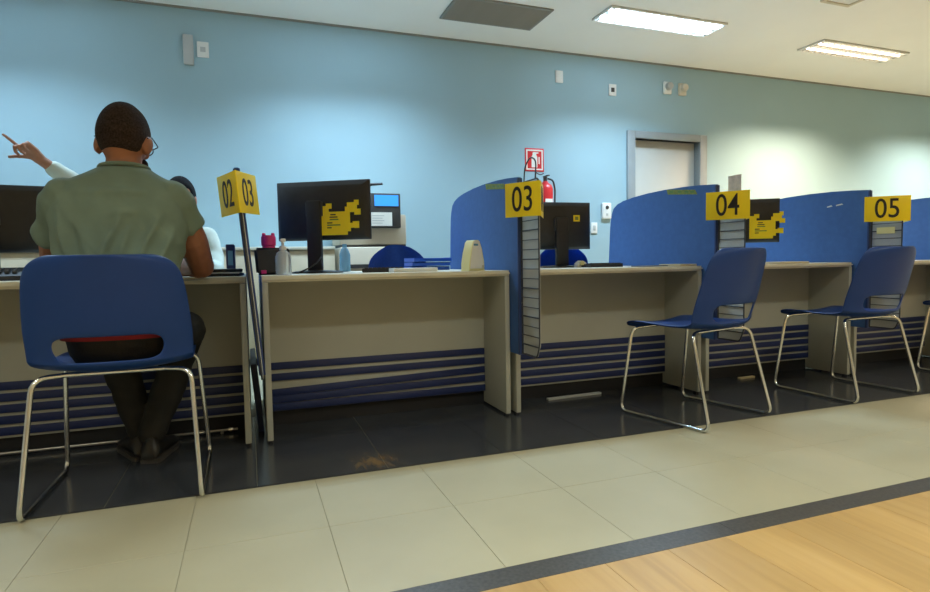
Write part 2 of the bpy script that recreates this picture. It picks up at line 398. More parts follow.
def rack(k, label, dx=0, tilt=0, leaf=None):
    t = thing('leaflet_rack', label, 'leaflet rack', (bx(k)+dx,2.43,.34), 0, 'wire leaflet racks on the partition ends'); t.rotation_euler = (0,tilt,0)
    r = .0024; H = .835 if leaf == 'hook' else .80
    tube('frame_wire', [(0,.185,.0),(0,.03,.0),(0,.002,.06),(0,.0,.30),(0,.0,H),(0,.185,H),(0,.185,.0)], .0038, 'wire', t, 8, .02)
    z = .05; i = 0
    while z < H-.03:
        tube('cross_wire', [(0,.006 if z > .06 else .012,z),(0,.185,z)], r*(1 if i % 3 else 1.5), 'wire', t, 6); z += .046; i += 1
    poly = [(.183,.004),(.032,.004),(.005,.06),(.003,H-.004),(.183,H-.004)]
    prism('acrylic_sheet', poly, .005, .008, 'acrylic', t, 'x')
    for zz in (.25,.7):
        tube('clip', [(0,.183,zz),(0,.198,zz)], .005, 'chrome', t, 8)
    if leaf == 'hook':
        tube('hook_wire', [(0,.03,H),(0,.02,H+.085),(.0,.08,H+.11),(0,.14,H+.07),(0,.15,H)], .0035, 'wire', t, 8, .03)
        tube('hook_wire', [(0,.03,H+.03),(0,-.02,H+.01),(0,-.05,H+.012)], .0025, 'wire', t, 8, .02)
    return t
rack(0, 'wire leaflet rack seen edge-on under the 02 and 03 sign', -.001, math.radians(-4.7))
rack(1, 'wire leaflet rack with hooked top under the 03 sign', leaf='hook')
rack(2, 'wire leaflet rack holding a pinkish leaflet')
rack(3, 'wire leaflet rack holding a yellow leaflet')
lfl = box('leaflet', (-.004,2.455,1.142), (-.002,2.545,1.238), 'pink_paper', None, 0, loc=(bx(2),0,0)); tag(lfl, 'pinkish leaflet tucked into the top of the 04 rack', 'leaflet')
lfl = box('leaflet', (-.006,2.47,.925), (-.004,2.58,.965), 'pale_yellow', None, 0, loc=(bx(3),0,0)); tag(lfl, 'yellow leaflet in the rack under the 05 sign', 'leaflet')

def sign(k, left, right, ridge, lend, rend, z0, z1, label, tilt=0, size=.165):
    t = thing('number_sign', label, 'sign', (ridge[0],ridge[1],z0), 0, 'yellow folded number signs'); t.rotation_euler = (0,tilt,0)
    hh = z1-z0
    for nm, (ex, ey), s in ((left, lend, -1), (right, rend, 1)):
        vx, vy = ex-ridge[0], ey-ridge[1]; ln = math.hypot(vx,vy)
        ang = math.atan2(vy, vx)
        if s < 0: ang += PI
        p = bpy.data.objects  # plate: local x along the face, front faces -y
        bm = bmesh.new(); lo, hi = (-ln, 0) if s < 0 else (0, ln)
        box_bm(bm, (lo,0,0), (hi,.003,hh), .0008)
        pl_ = link('sign_face', bm_mesh(bm, True, 35), 'yellow', t, (0,0,0), (0,0,ang))
        text('number', nm, size, 'ink', pl_, ((lo+hi)/2,-.0006,hh*.48), (PI/2,0,0), .74 if ln < .22 else .82, .0006)
    return t
sign(0, '02', '03', (-.024,2.405), (-.098,2.59), (.050,2.59), 1.000, 1.160, 'small yellow folded sign showing both 02 and 03', math.radians(-4.7), .150)
sign(1, '03', '04', (1.259,2.415), (1.156,2.58), (1.36,2.58), 1.003, 1.163, 'yellow sign with a single visible number 03')
sign(2, '04', '05', (2.486,2.405), (2.355,2.58), (2.61,2.58), 1.000, 1.150, 'yellow sign with the number four')
sign(3, '05', '06', (3.712,2.39), (3.535,2.545), (3.89,2.545), .997, 1.148, 'yellow sign with the number five')

# ------------------------------------------------------------------ client chairs
def shell_mesh():
    rows = [(.266,.430,.195),(.254,.456,.222),(.17,.463,.230),(.02,.452,.237),(-.11,.450,.242),(-.185,.456,.246),(-.222,.474,.248),
            (-.233,.492,.249),(-.255,.575,.249),(-.270,.620,.247),(-.298,.725,.238),(-.318,.79,.226),(-.330,.826,.196),(-.334,.840,.148)]
    us = [-1,-.88,-.68,-.34,0,.34,.68,.88,1]
    bm = bmesh.new(); G = []
    for i, (y, z, w) in enumerate(rows):
        row = []
        for u in us:
            q = abs(u)**2.2; bk = min(1,max(0,(i-3)/4))
            x = u*w
            if i == 7: x *= (.90 if abs(u) == .68 else 1)
            row.append(bm.verts.new((x, y+.085*q*bk, z+.018*q*(1-bk)+.045*q*(bk if i < 7 else 0)*(1-bk*.5))))
        G.append(row)
    for i in range(len(rows)-1):
        for j in range(len(us)-1):
            if i == 7 and 2 <= j <= 5: continue
            bm.faces.new((G[i][j],G[i][j+1],G[i+1][j+1],G[i+1][j]))
    me = bpy.data.meshes.new('m'); bm.to_mesh(me); bm.free()
    o = bpy.data.objects.new('tmp', me); COL.objects.link(o)
    sd = o.modifiers.new('s','SOLIDIFY'); sd.thickness = .011; sd.offset = 0
    sb = o.modifiers.new('b','SUBSURF'); sb.levels = 3; sb.render_levels = 3
    bpy.context.view_layer.update()
    r = bpy.data.meshes.new_from_object(o.evaluated_get(bpy.context.evaluated_depsgraph_get()))
    bpy.data.objects.remove(o)
    for p in r.polygons: p.use_smooth = True
    return r
def make_chair():
    t = thing('sled_chair', '', 'chair', (0,0,0), 0, 'blue client chairs at the counter')
    link('seat_shell', shell_mesh(), 'seat_blue', t)
    for s in (-1, 1):
        tube('sled_leg', [(s*.14,-.115,.441),(s*.236,-.155,.439),(s*.262,-.262,.0095),(s*.258,.255,.0095),(s*.232,.20,.444),(s*.14,.17,.449)], .0088, 'chrome', t, 10, .045)
    tube('rear_rail', [(-.15,-.119,.441),(.15,-.119,.441)], .0088, 'chrome', t, 10)
    tube('front_rail', [(-.15,.172,.449),(.15,.172,.449)], .0088, 'chrome', t, 10)
    return t
ch = make_chair()
spots = [(-.442,2.42,0,'blue plastic chair the man in green sits on'),
         (2.112,2.39,14,'empty blue plastic chair turned sideways below the 04 sign'),
         (3.262,2.452,3,'empty blue plastic chair below the 05 sign'),
         (4.56,2.45,0,'blue plastic chair beyond the 05 sign')]
for i, (x, y, a, lb) in enumerate(spots):
    o = ch if i == 0 else copy_tree(ch)
    o.location = (x,y,0); o.rotation_euler = (0,0,math.radians(a)); o['label'] = lb

# ------------------------------------------------------------------ staff chairs
def make_staff_chair():
    t = thing('office_chair', '', 'chair', (0,0,0), 0, 'blue staff chairs behind the counter')
    bm = bmesh.new(); n = 14; W_, H_ = .22, .36; grid = []
    for i in range(n+1):
        z = i/n; row = []
        for j in range(n+1):
            u = j/n*2-1; w = W_*(1-.55*max(0,(z-.55)/.45)**2.4)*(1-.25*max(0,(.25-z)/.25)**2)
            row.append(bm.verts.new((u*w, .02-.05*(u*u)+.04*z, .57+H_*(z-.06*u*u*z))))
        grid.append(row)
    for i in range(n):
        for j in range(n): bm.faces.new((grid[i][j],grid[i][j+1],grid[i+1][j+1],grid[i+1][j]))
    bmesh.ops.solidify(bm, geom=bm.faces[:], thickness=.05)
    link('backrest', bm_mesh(bm, True, 60), 'office_fabric', t)
    box('seat', (-.23,-.46,.42), (.23,-.02,.49), 'office_fabric', t, .03, 4)
    tube('back_bar', [(0,-.15,.415),(0,.07,.42),(0,.075,.66)], .016, 'black_plastic', t, 8, .05)
    lathe('gas_column', [(.045,.10),(.03,.12),(.026,.25),(.018,.26),(.018,.42)], 'black_plastic', t, 14, (0,-.22,0))
    for i in range(5):
        a = i*2*PI/5
        lg = tube('base_leg', [(0,-.22,.105),(.26*math.cos(a),-.22+.26*math.sin(a),.075)], [.024,.015], 'black_plastic', t, 8)
        lathe('castor', [(.012,-.02),(.028,-.018),(.028,.018),(.012,.02)], 'black_plastic', lg, 12, (.26*math.cos(a),-.22+.26*math.sin(a),.0285), (PI/2,0,a))
    return t
sc_ = make_staff_chair()
for i, (x, y, a, lb) in enumerate([(1.01,4.16,4,'blue fabric office chair in front of the copier'), (2.36,4.16,-6,'blue fabric office chair behind the desk between 03 and 04'), (-.41,4.26,0,'blue office chair of the seated clerk')]):
    o = sc_ if i == 0 else copy_tree(sc_)
    o.location = (x,y,0); o.rotation_euler = (0,0,math.radians(a)); o['label'] = lb

# ------------------------------------------------------------------ monitors
BADGE = [(0,0),(.150,0),(.150,.018),(.168,.018),(.168,.036),(.188,.036),(.188,.034),(.215,.034),(.215,.070),(.180,.070),(.180,.062),(.165,.062),(.165,.118),(.19,.118),
         (.19,.104),(.225,.104),(.225,.135),(.205,.135),(.205,.155),(.215,.155),(.215,.182),(.19,.182),(.19,.170),(.15,.170),(.15,.148),(.138,.148),(.138,.124),(.045,.124),(.045,.14),(.062,.14),(.062,.168),(.03,.168),(.03,.155),(0,.155)]
def monitor(x, y, yaw, zc, label, w=.51, h=.315, badge=None, nx=0):
    t = thing('monitor', label, 'monitor', (x,y,.75), yaw, 'black monitors seen from behind'); zc -= .75
    # screen faces +y (staff), back faces -y
    box('bezel', (-w/2,-.002,zc-h/2), (w/2,.016,zc+h/2), 'black_plastic', t, .004)
    box('screen', (-w/2+.012,.0155,zc-h/2+.014), (w/2-.012,.0172,zc+h/2-.012), 'screen_glow', t, 0)
    bm = bmesh.new(); a = [(-w/2,-h/2),(w/2,-h/2),(w/2,h/2),(-w/2,h/2)]
    A = [bm.verts.new((p, -.001, zc+q)) for p, q in a]; B = [bm.verts.new((p*.9, -.022, zc+q*.86-.006)) for p, q in a]; C = [bm.verts.new((p*.58, -.042, zc+q*.55-.01)) for p, q in a]
    for P_, Q_ in ((A,B),(B,C)):
        for k in range(4): bm.faces.new((P_[k],P_[(k+1)%4],Q_[(k+1)%4],Q_[k]))
    bm.faces.new(C); bm.faces.new(A[::-1]); bmesh.ops.bevel(bm, geom=bm.edges[:], offset=.004, segments=2, affect='EDGES')
    link('back_shell', bm_mesh(bm, True, 30), 'black_plastic', t)
    box('neck', (nx-.042,-.066,.008), (nx+.042,-.038,zc+.05), 'black_plastic', t, .006)
    box('stand_hinge', (nx-.05,-.058,zc-.035), (nx+.05,-.036,zc+.045), 'dark_grey', t, .006)
    lathe('stand_base', [(.145,0),(.145,.006),(.12,.011),(.03,.016)], 'black_plastic', t, 30, (nx,-.03,0), None, 1, .72)
    box('rating_label', (-w*.3-.02,-.0245,zc-h*.36), (-w*.3+.02,-.0215,zc-h*.36+.02), 'grey_plastic', t, 0)
    if badge:
        bx_, bz_, s = badge
        bd = prism('yellow_badge', [(p*s,q*s) for p, q in BADGE], -.049, -.0455, 'yellow', t, 'y', loc=(bx_,0,zc+bz_), smooth=False)
        for i, (u, v, l, c) in enumerate([(.055,.105,.03,'ink'),(.05,.092,.045,'ink'),(.05,.079,.05,'green_ink'),(.035,.062,.03,'ink'),(.035,.05,.075,'green_ink'),(.035,.036,.025,'ink')]):
            box('badge_line', (u*s,-.0497,v*s), ((u+l)*s,-.0489,(v+.006)*s), c, bd, 0)
    return t
monitor(.395,3.335,math.radians(-32),1.092,'large black monitor with a yellow pixel-edged badge beside the pump bottle', .55,.325, (.008,-.138,1.02), -.03)
m2 = monitor(1.86,3.33,math.radians(-4),1.015,'black monitor with a small square yellow sticker', .45,.30)
bd = box('yellow_sticker', (.085,-.0462,.290), (.128,-.0425,.330), 'yellow', m2, 0); box('sticker_print', (.095,-.0468,.299), (.118,-.0460,.321), 'olive', bd, 0)
monitor(3.225,3.20,math.radians(-32),1.045,'black monitor with a yellow badge beside the 04 sign', .50,.30, (.045,-.125,1.0), -.06)
m4 = monitor(-1.10,3.25,math.radians(8),1.03,'black monitor beside the arm of the man in green', .48,.31)

# ------------------------------------------------------------------ things on the desks
ZT = .75
def stack_item(name, label, cat, x, y, z, w, d, h, m, rz=0, bev=.003, group=None):
    o = box(name, (-w/2,-d/2,0), (w/2,d/2,h), m, None, bev, 2, (x,y,z), (0,0,math.radians(rz))); return tag(o, label, cat, group)
# folders on the man's desk
stack_item('folder', 'black folder at the bottom of the pile beside the 02 sign', 'folder', -.118,3.00,ZT,.17,.26,.012,'black_plastic',-4, group='folders on the first desk')
stack_item('paper_stack', 'white papers between two black folders', 'papers', -.118,3.00,ZT+.012,.16,.25,.007,'paper',-2)
stack_item('folder', 'black folder on top of the pile beside the 02 sign', 'folder', -.118,3.005,ZT+.019,.165,.26,.014,'black_plastic',3, group='folders on the first desk')
stack_item('paper_sheet', 'white paper under the black telephone', 'paper', -.93,2.92,ZT,.20,.20,.0015,'paper',25,0)
ph = thing('desk_phone', 'black desk telephone beside the man in green', 'telephone', (-.97,2.99,ZT+.0015), math.radians(12))
prism('phone_body', [(-.09,0),(.09,0),(.09,.055),(-.09,.02)], -.085, .085, 'black_plastic', ph, 'x', .004)
tube('handset', [(-.065,-.085,.05),(-.065,-.07,.062),(-.065,.07,.088),(-.065,.09,.075)], [.018,.02,.02,.018], 'black_plastic', ph, 10, 0)
for i in range(9): box('phone_key', (-.02+.026*(i%3),-.05+.026*(i//3),.03+.006*(i//3)), (-.004+.026*(i%3),-.034+.026*(i//3),.042+.006*(i//3)), 'dark_grey', ph, .002)
# pink bottle
pb = thing('drink_bottle', 'bright pink drinking bottle beside the black bag', 'bottle', (.098,3.20,ZT))
lathe('bottle_body', [(.033,0),(.036,.01),(.036,.10),(.034,.135),(.03,.145)], 'pink', pb)
cp = lathe('bottle_cap', [(.031,.145),(.036,.148),(.036,.19),(.03,.20)], 'pink', pb)
for s in (-1, 1): box('cap_lug', (s*.022-.009,-.012,.19), (s*.022+.009,.012,.212), 'pink', cp, .004)
# black bag
bg = thing('hand_bag', 'small black bag between pink bottle and pump bottle', 'bag', (.098,3.04,ZT))
bm = bmesh.new(); vs = box_bm(bm, (-.066,-.045,0), (.066,.045,.132))
for q in vs:
    if q.co.z > .1: q.co.x *= 1.12; q.co.y *= .7
bmesh.ops.bevel(bm, geom=bm.edges[:], offset=.012, segments=3, affect='EDGES'); link('bag_body', bm_mesh(bm, True, 60), 'black_plastic', bg)
tube('bag_handle', [(.055,0,.10),(.085,0,.135),(.092,-.005,.07),(.088,-.01,.008)], .005, 'black_plastic', bg, 8, .03)
box('bag_tag', (-.045,-.05,.006), (-.02,-.0445,.024), 'pink', bg, .002)
# pump bottle
pu = thing('pump_bottle', 'clear plastic pump bottle of hand sanitizer', 'bottle', (.152,2.90,ZT))
lathe('bottle_body', [(.034,0),(.037,.006),(.037,.085),(.030,.105),(.014,.115),(.014,.122)], 'clear_plastic', pu)
lathe('gel', [(.032,.003),(.033,.06),(.0325,.075)], 'bottle_blue', pu) if False else None
lathe('pump_collar', [(.016,.118),(.016,.134),(.007,.138),(.007,.155)], 'white_plastic', pu)
box('pump_head', (-.012,-.034,.155), (.012,.013,.170), 'white_plastic', pu, .004)
tube('dip_tube', [(0,0,.01),(0,0,.12)], .003, 'white_plastic', pu, 6)
wl = lathe('water_bottle', [(.030,0),(.033,.008),(.033,.10),(.022,.135),(.013,.145),(.013,.165)], 'bottle_blue', None, 20, (.54,3.56,ZT)); tag(wl, 'pale blue plastic bottle behind the large monitor stand', 'bottle')
bn = thing('ring_binder', 'narrow navy ring binder standing beyond the folder pile', 'binder', (-.095,3.58,ZT))
box('binder_cover', (-.022,-.11,0), (.022,.11,.165), 'navy', bn, .004); box('binder_label', (-.013,-.1115,.05), (.013,-.1095,.13), 'bottle_blue', bn, 0)
kb = thing('keyboard', 'black keyboard beside the large monitor stand', 'keyboard', (.67,3.08,ZT), math.radians(-14))
prism('keyboard_body', [(-.06,0),(.06,0),(.06,.012),(-.06,.022)], -.11, .11, 'black_plastic', kb, 'x', .003)
for i in range(9):
    for j in range(4): box('key', (-.098+.0225*i,-.047+.024*j,.017-.0017*j), (-.080+.0225*i,-.028+.024*j,.026-.002*j), 'dark_grey', kb, 0)
cb = tube('power_cable', [(.50,3.38,.80),(.52,3.36,.84),(.535,3.40,.93)], .0035, 'black_plastic', None, 8); 
cb = bpy.data.objects.remove(cb)
tag(tube('cable', [(.24,3.17,ZT+.005),(.30,3.19,ZT+.03),(.34,3.22,ZT+.055),(.37,3.27,ZT+.09)], .004, 'black_plastic', None, 8), 'black cable hanging beside the large monitor stand', 'cable')
stack_item('paper_stack', 'low cream pad of forms lying on the empty desk', 'papers', .80,2.97,ZT,.235,.12,.020,'paper',0)
# blue trays
for i in range(3):
    z = ZT+.026*i
    bm = bmesh.new(); box_bm(bm, (-.12,-.10,0), (.12,.10,.004)); 
    for lo, hi in (((-.12,-.10,.004),(-.115,.10,.022)), ((.115,-.10,.004),(.12,.10,.022)), ((-.115,.095,.004),(.115,.10,.022)), ((-.115,-.10,.004),(.115,-.095,.018))): box_bm(bm, lo, hi)
    o = link('letter_tray', bm_mesh(bm), 'tray_blue', None, (1.03+.004*i,3.50,z+(.0 if i == 0 else 0)), (0,0,math.radians(3*(i-1))))
    tag(o, ['lowest bright blue tray of a stack of three', 'middle bright blue tray of a stack of three', 'top bright blue tray of a stack of three'][i], 'tray', 'blue trays beside the partition')
# calendar tent
ct = thing('desk_calendar', 'white and yellow tent-shaped desk calendar beside the 03 partition', 'calendar', (1.085,2.84,ZT), math.radians(18))
prof = [(-.052,0),(.052,0),(.046,.05),(.034,.11),(.022,.150),(.012,.157),(-.012,.157),(-.024,.145),(-.038,.09),(-.048,.04)]
prism('calendar_body', prof, -.035, .035, 'pale_yellow', ct, 'y', .003)
prism('calendar_face', [(a*.84-.002,b*.9+.012) for a, b in prof], -.0375, -.035, 'paper', ct, 'y')
prism('calendar_print', [(-.022,.128),(.006,.128),(.006,.138),(-.022,.138)], -.0385, -.0375, 'bottle_blue', ct, 'y')
lathe('punched_ring', [(.007,0),(.007,.002)], 'manila', ct, 12, (.036,-.0355,.022), (PI/2,0,0))
# second desk
kb2 = copy_tree(kb); kb2.location = (2.02,3.08,ZT); kb2.rotation_euler = (0,0,math.radians(-2)); kb2['label'] = 'black keyboard below the monitor with the square sticker'
stack_item('paper_sheet', 'white printed sheet beside the partition under the 03 sign', 'paper', 1.50,3.12,ZT,.21,.15,.004,'paper',-3,0)
box_ = thing('tape_dispenser', 'small white tape dispenser under the monitor with the square sticker', 'tape dispenser', (1.93,3.17,ZT), 0)
prism('dispenser_body', [(-.04,0),(.04,0),(.04,.012),(.018,.034),(-.015,.042),(-.04,.024)], -.02, .02, 'white_plastic', box_, 'y', .004)
lathe('tape_roll', [(.015,-.01),(.015,.01)], 'pale_yellow', box_, 16, (-.010,-.021,.026), (PI/2,0,0))
stack_item('clipboard', 'dark clipboard lying at the 04 partition', 'clipboard', 2.25,2.90,ZT,.22,.12,.006,'dark_grey',4)
stack_item('paper_stack', 'manila papers lying against the 04 partition', 'papers', 2.385,2.84,ZT,.13,.17,.012,'manila',6)
# third desk
stack_item('mouse_pad', 'black pad at the foot of the 04 partition', 'pad', 2.60,2.95,ZT,.16,.16,.006,'black_plastic',0)
stack_item('paper_stack', 'manila papers lying on the desk before the 05 sign', 'papers', 3.23,2.86,ZT,.27,.18,.012,'manila',3)
stack_item('paper_sheet', 'white sheet lying on the desk near the 04 sign', 'paper', 2.93,2.85,ZT,.20,.14,.004,'paper',-8,0)
stack_item('paper_sheet', 'white sheet lying on the desk beyond the 05 sign', 'paper', 4.10,2.88,ZT,.22,.16,.004,'paper',5,0)
# floor bits and foot bar
o = box('wood_strip', (-.18,-.013,0), (.18,.013,.012), 'grey_plastic', None, .002, 2, (1.75,2.958,.0), (0,0,math.radians(2.5))); tag(o, 'long pale strip lying on the dark floor beneath the slats', 'strip')
o = box('wood_strip', (-.065,-.012,0), (.065,.012,.012), 'manila', None, .002, 2, (3.04,2.955,.0), (0,0,math.radians(3))); tag(o, 'short tan strip lying on the dark floor beneath the slats', 'strip')
fb = thing('foot_bar', 'thin metal foot bar low under the desk of the man', 'foot bar', (-.60,2.990,0))
tube('bar', [(-.52,0,.016),(.52,0,.016)], .006, 'footbar', fb, 8)
for x in (-.45,.45): tube('bar_foot', [(x,0,.016),(x,0,0)], .008, 'footbar', fb, 8)
for x in (.36,.49): lathe('bar_collar', [(.012,-.01),(.012,.01)], 'chrome', fb, 10, (x,0,.016), (0,PI/2,0))

# ------------------------------------------------------------------ along the wall
def cabinet(x, w, label):
    t = thing('cabinet', label, 'cabinet', (x,4.90,0), 0, 'low cream cabinets along the blue wall')
    box('carcass', (-w/2+.002,.0,.06), (w/2-.002,.42,.915), 'cabinet_cream', t, .002); box('plinth', (-w/2+.01,.03,0), (w/2-.01,.41,.06), 'kick', t, 0)
    box('cabinet_top', (-w/2+.001,-.03,.915), (w/2-.001,.425,.94), 'cream_lit', t, .003)
    for s in (-1, 1):
        lo, hi = sorted((s*.003, s*(w/2-.006)))
        dr = box('cabinet_door', (lo,-.018,.07), (hi,-.001,.905), 'cabinet_cream', t, .002)
        tube('handle', [(s*.035,-.018,.72),(s*.035,-.042,.72),(s*.035,-.042,.84),(s*.035,-.018,.84)], .005, 'chrome', dr, 8, .01)
    return t
for i, x in enumerate((.275,-.51,-1.295)):
    cabinet(x, .78, ['low cream cabinet beside the copier','low cream cabinet behind the 02 and 03 sign','low cream cabinet behind the seated clerk'][i])
cpy = thing('copier', 'cream office copier with dark control panel and blue screen', 'copier', (.975,5.02,0))
box('copier_body', (-.28,-.25,.05), (.28,.27,.93), 'copier_cream', cpy, .012)
for i in range(3): dr = box('paper_drawer', (-.265,-.262,.12+.19*i), (.265,-.25,.29+.19*i), 'copier_cream', cpy, .004); box('drawer_pull', (-.06,-.266,.25+.19*i), (.06,-.262,.27+.19*i), 'dark_grey', dr, .002)
box('paper_exit', (-.24,-.255,.76), (.12,-.249,.79), 'dark_grey', cpy, 0)
box('scanner_unit', (-.28,-.20,.95), (.275,.27,1.20), 'copier_cream', cpy, .012); box('exit_gap', (-.27,-.19,.93), (.27,.26,.95), 'dark_grey', cpy, 0)
box('document_feeder', (-.27,-.06,1.2), (.22,.26,1.34), 'copier_cream', cpy, .02, 3)
cpn = box('control_panel', (-.06,-.262,1.085), (.215,-.20,1.365), 'dark_grey', cpy, .008)
box('touch_screen', (-.002,-.266,1.262), (.195,-.2615,1.350), 'screen_blue', cpn, 0)
box('instruction_card', (-.045,-.266,1.10), (.14,-.2615,1.21), 'paper', cpn, 0)
for i in range(4): box('card_line', (-.025,-.2666,1.12+.02*i), (.06+.015*(i%2),-.2659,1.125+.02*i), 'grey_plastic', cpn, 0)
tube('feeder_arm', [(-.09,-.12,1.34),(-.09,-.14,1.425),(-.04,-.15,1.445),(.09,-.16,1.455)], [.014,.014,.014,.01], 'black_plastic', cpy, 8)
for x in (-.22,.22):
    for y in (-.19,.2): lathe('castor', [(.028,0),(.03,.01),(.03,.045),(.02,.051)], 'black_plastic', cpy, 12, (x,y,0))

def plate(x, z, w, h, label, cat, name, m='white_plastic', d=.012, bits=()):
    t = thing(name, label, cat, (x,YB,z))
    box('cover_plate', (-w/2,-d,-h/2), (w/2,-.0003,h/2), m, t, .004)
    for nm, lo, hi, mm in bits: box(nm, (lo[0],-d-.003,lo[1]), (hi[0],-d+.001,hi[1]), mm, t, .001)
    return t
plate(-.398,2.545,.075,.235,'long narrow grey wall box high on the blue wall','wall box','wall_box','grey_plastic',.03)
plate(-.29,2.56,.088,.125,'white socket plate beside the long grey wall box','socket plate','socket_plate',bits=[('socket',(-.02,-.02),(.02,.02),'grey_plastic')])
plate(3.0,2.64,.085,.12,'blank white plate high on the wall above the fire sign','wall plate','wall_plate')
plate(3.63,2.56,.09,.12,'white socket plate high on the wall above the door','socket plate','socket_plate',bits=[('socket',(-.02,-.022),(.02,.022),'dark_grey')])
plate(3.40,1.125,.075,.115,'white switch plate beside the monitor with the square sticker','switch plate','switch_plate',bits=[('rocker',(-.015,-.025),(.015,.025),'grey_plastic')])
for x, lb in ((4.32,'left lamp of the emergency light pair above the door'),(4.52,'right lamp of the emergency light pair above the door')):
    t = thing('emergency_lamp', lb.replace('left lamp','round emergency lamp').replace('right lamp','paler emergency lamp'), 'emergency lamp', (x,YB,2.635), 0, 'emergency lamps above the door')
    box('lamp_base', (-.05,-.03,-.065), (.05,-.0003,.065), 'white_plastic' if x < 4.4 else 'copier_cream', t, .01, 3)
    lathe('lamp_head', [(.04,0),(.045,.02),(.036,.045),(.03,.048)], 'grey_plastic' if x < 4.4 else 'copier_cream', t, 18, (0,-.028,.012), (PI/2,0,0))
ic = thing('wall_intercom', 'white wall intercom beside the grey door frame', 'intercom', (3.545,YB,1.303))
box('housing', (-.055,-.03,-.085), (.055,-.0003,.085), 'white_plastic', ic, .012, 3)
lathe('speaker_eye', [(.020,0),(.020,.004)], 'dark_grey', ic, 16, (0,-.030,.035), (PI/2,0,0)); box('call_button', (-.012,-.033,-.05), (.012,-.029,-.026), 'grey_plastic', ic, .002)
# fire sign and extinguisher
fs = thing('fire_sign', 'red and white fire extinguisher sign on the wall', 'sign', (2.715,YB,1.80))
box('sign_plate', (-.105,-.004,-.115), (.105,-.0003,.115), 'red', fs, .001)
box('white_border', (-.092,-.0048,-.10), (.092,-.0039,.10), 'paper', fs, 0)
box('red_field', (-.078,-.0056,-.086), (.078,-.0047,.086), 'red', fs, 0)
prism('pictogram', [(-.034,-.075),(.03,-.075),(.03,.03),(.018,.048),(.018,.06),(.045,.066),(.045,.074),(-.01,.076),(-.022,.07),(-.022,.048),(-.034,.03)], -.0066, -.0055, 'paper', fs, 'y')
prism('hose_mark', [(.044,-.04),(.056,-.04),(.056,.03),(.044,.03)], -.0066, -.0055, 'paper', fs, 'y')
fe = thing('fire_extinguisher', 'red fire extinguisher hung below the fire sign', 'fire extinguisher', (2.79,YB-.085,1.10))
lathe('cylinder', [(.05,0),(.072,.01),(.075,.03),(.075,.40),(.062,.44),(.03,.465),(.022,.48)], 'red', fe, 24)
lathe('valve', [(.02,.48),(.02,.52),(.012,.525)], 'dark_grey', fe, 12); box('lever', (-.012,-.075,.522), (.012,.03,.534), 'dark_grey', fe, .003)
tube('hose', [(.02,-.01,.505),(.07,-.03,.49),(.088,-.04,.40),(.085,-.03,.15)], .009, 'black_plastic', fe, 8, .04)
box('bracket', (-.03,.07,.30), (.03,.0845,.36), 'dark_grey', fe, .002); box('label_band', (-.04,-.0775,.16), (.04,-.0735,.30), 'paper', fe, .0015)

# ------------------------------------------------------------------ people
def cap_chain(bm, pts, n=14):
    """swept capsule through (point, radius)"""
    P_ = [Vector(p) for p, r in pts]; R_ = [r for p, r in pts]
    path, rad = [], []
    d0 = (P_[0]-P_[1]).normalized(); d1 = (P_[-1]-P_[-2]).normalized()
    for a in (80,55,28): path.append(P_[0]+d0*R_[0]*math.sin(math.radians(a))); rad.append(R_[0]*math.cos(math.radians(a)))
    for i in range(len(P_)-1):
        for k in range(6):
            t = k/6; path.append(P_[i].lerp(P_[i+1],t)); e = t*t*(3-2*t); rad.append(R_[i]*(1-e)+R_[i+1]*e)
    path.append(P_[-1]); rad.append(R_[-1])
    for a in (28,55,80): path.append(P_[-1]+d1*R_[-1]*math.sin(math.radians(a))); rad.append(R_[-1]*math.cos(math.radians(a)))
    tube_bm(bm, path, rad, n)
def loft(bm, rings, n=28, power=2.3):
    """rings: (centre, half-width x, half-depth y); super-ellipse"""
    RR = []
    for c, a, b in rings:
        ring = []
        for k in range(n):
            t = 2*PI*k/n; ct, st = math.cos(t), math.sin(t)
            ring.append(bm.verts.new(Vector(c)+Vector((a*math.copysign(abs(ct)**(2/power),ct), b*math.copysign(abs(st)**(2/power),st), 0))))
        RR.append(ring)
    for A, B in zip(RR, RR[1:]):
        for k in range(n): bm.faces.new((A[k],A[(k+1)%n],B[(k+1)%n],B[k]))
    bm.faces.new(RR[0][::-1]); bm.faces.new(RR[-1])
def ball(bm, c, r, rot=None, n=16):
    m4 = Matrix.Translation(Vector(c)) @ (rot.to_4x4() if rot else Matrix.Identity(4)) @ Matrix.Diagonal((*r,1))
    bmesh.ops.create_uvsphere(bm, u_segments=n, v_segments=n//2+2, radius=1, matrix=m4)
def head_pt(d, k=1.0):
    x, y, z = d
    sx, sy, sz = .077, .098, .118
    if z < 0:
        sx *= 1-.26*(-z)**1.3; 
        if y < 0: sy *= 1-.30*(-z)**1.1
        else: sy *= 1-.06*(-z)
    else: sx *= 1+.02*z; sy *= 1+.03*z
    p = Vector((x*sx, y*sy, z*sz))
    if y > .55 and abs(z) < .75: p.y -= .010*(y-.55)/.45      # flatter face
    if y < -.2 and z > -.2: p.y -= .006
    return p*k
def sphere_fn(bm, fn, M4, nu=40, nv=28):
    rows = []
    for i in range(1, nv):
        th = PI*i/nv; rows.append([bm.verts.new(M4 @ fn(Vector((math.sin(th)*math.cos(2*PI*j/nu), math.sin(th)*math.sin(2*PI*j/nu), math.cos(th))))) for j in range(nu)])
    a = bm.verts.new(M4 @ fn(Vector((0,0,1)))); b = bm.verts.new(M4 @ fn(Vector((0,0,-1))))
    for A, B in zip(rows, rows[1:]):
        for j in range(nu): bm.faces.new((A[j],B[j],B[(j+1)%nu],A[(j+1)%nu]))
    for j in range(nu): bm.faces.new((a,rows[0][j],rows[0][(j+1)%nu])); bm.faces.new((b,rows[-1][(j+1)%nu],rows[-1][j]))
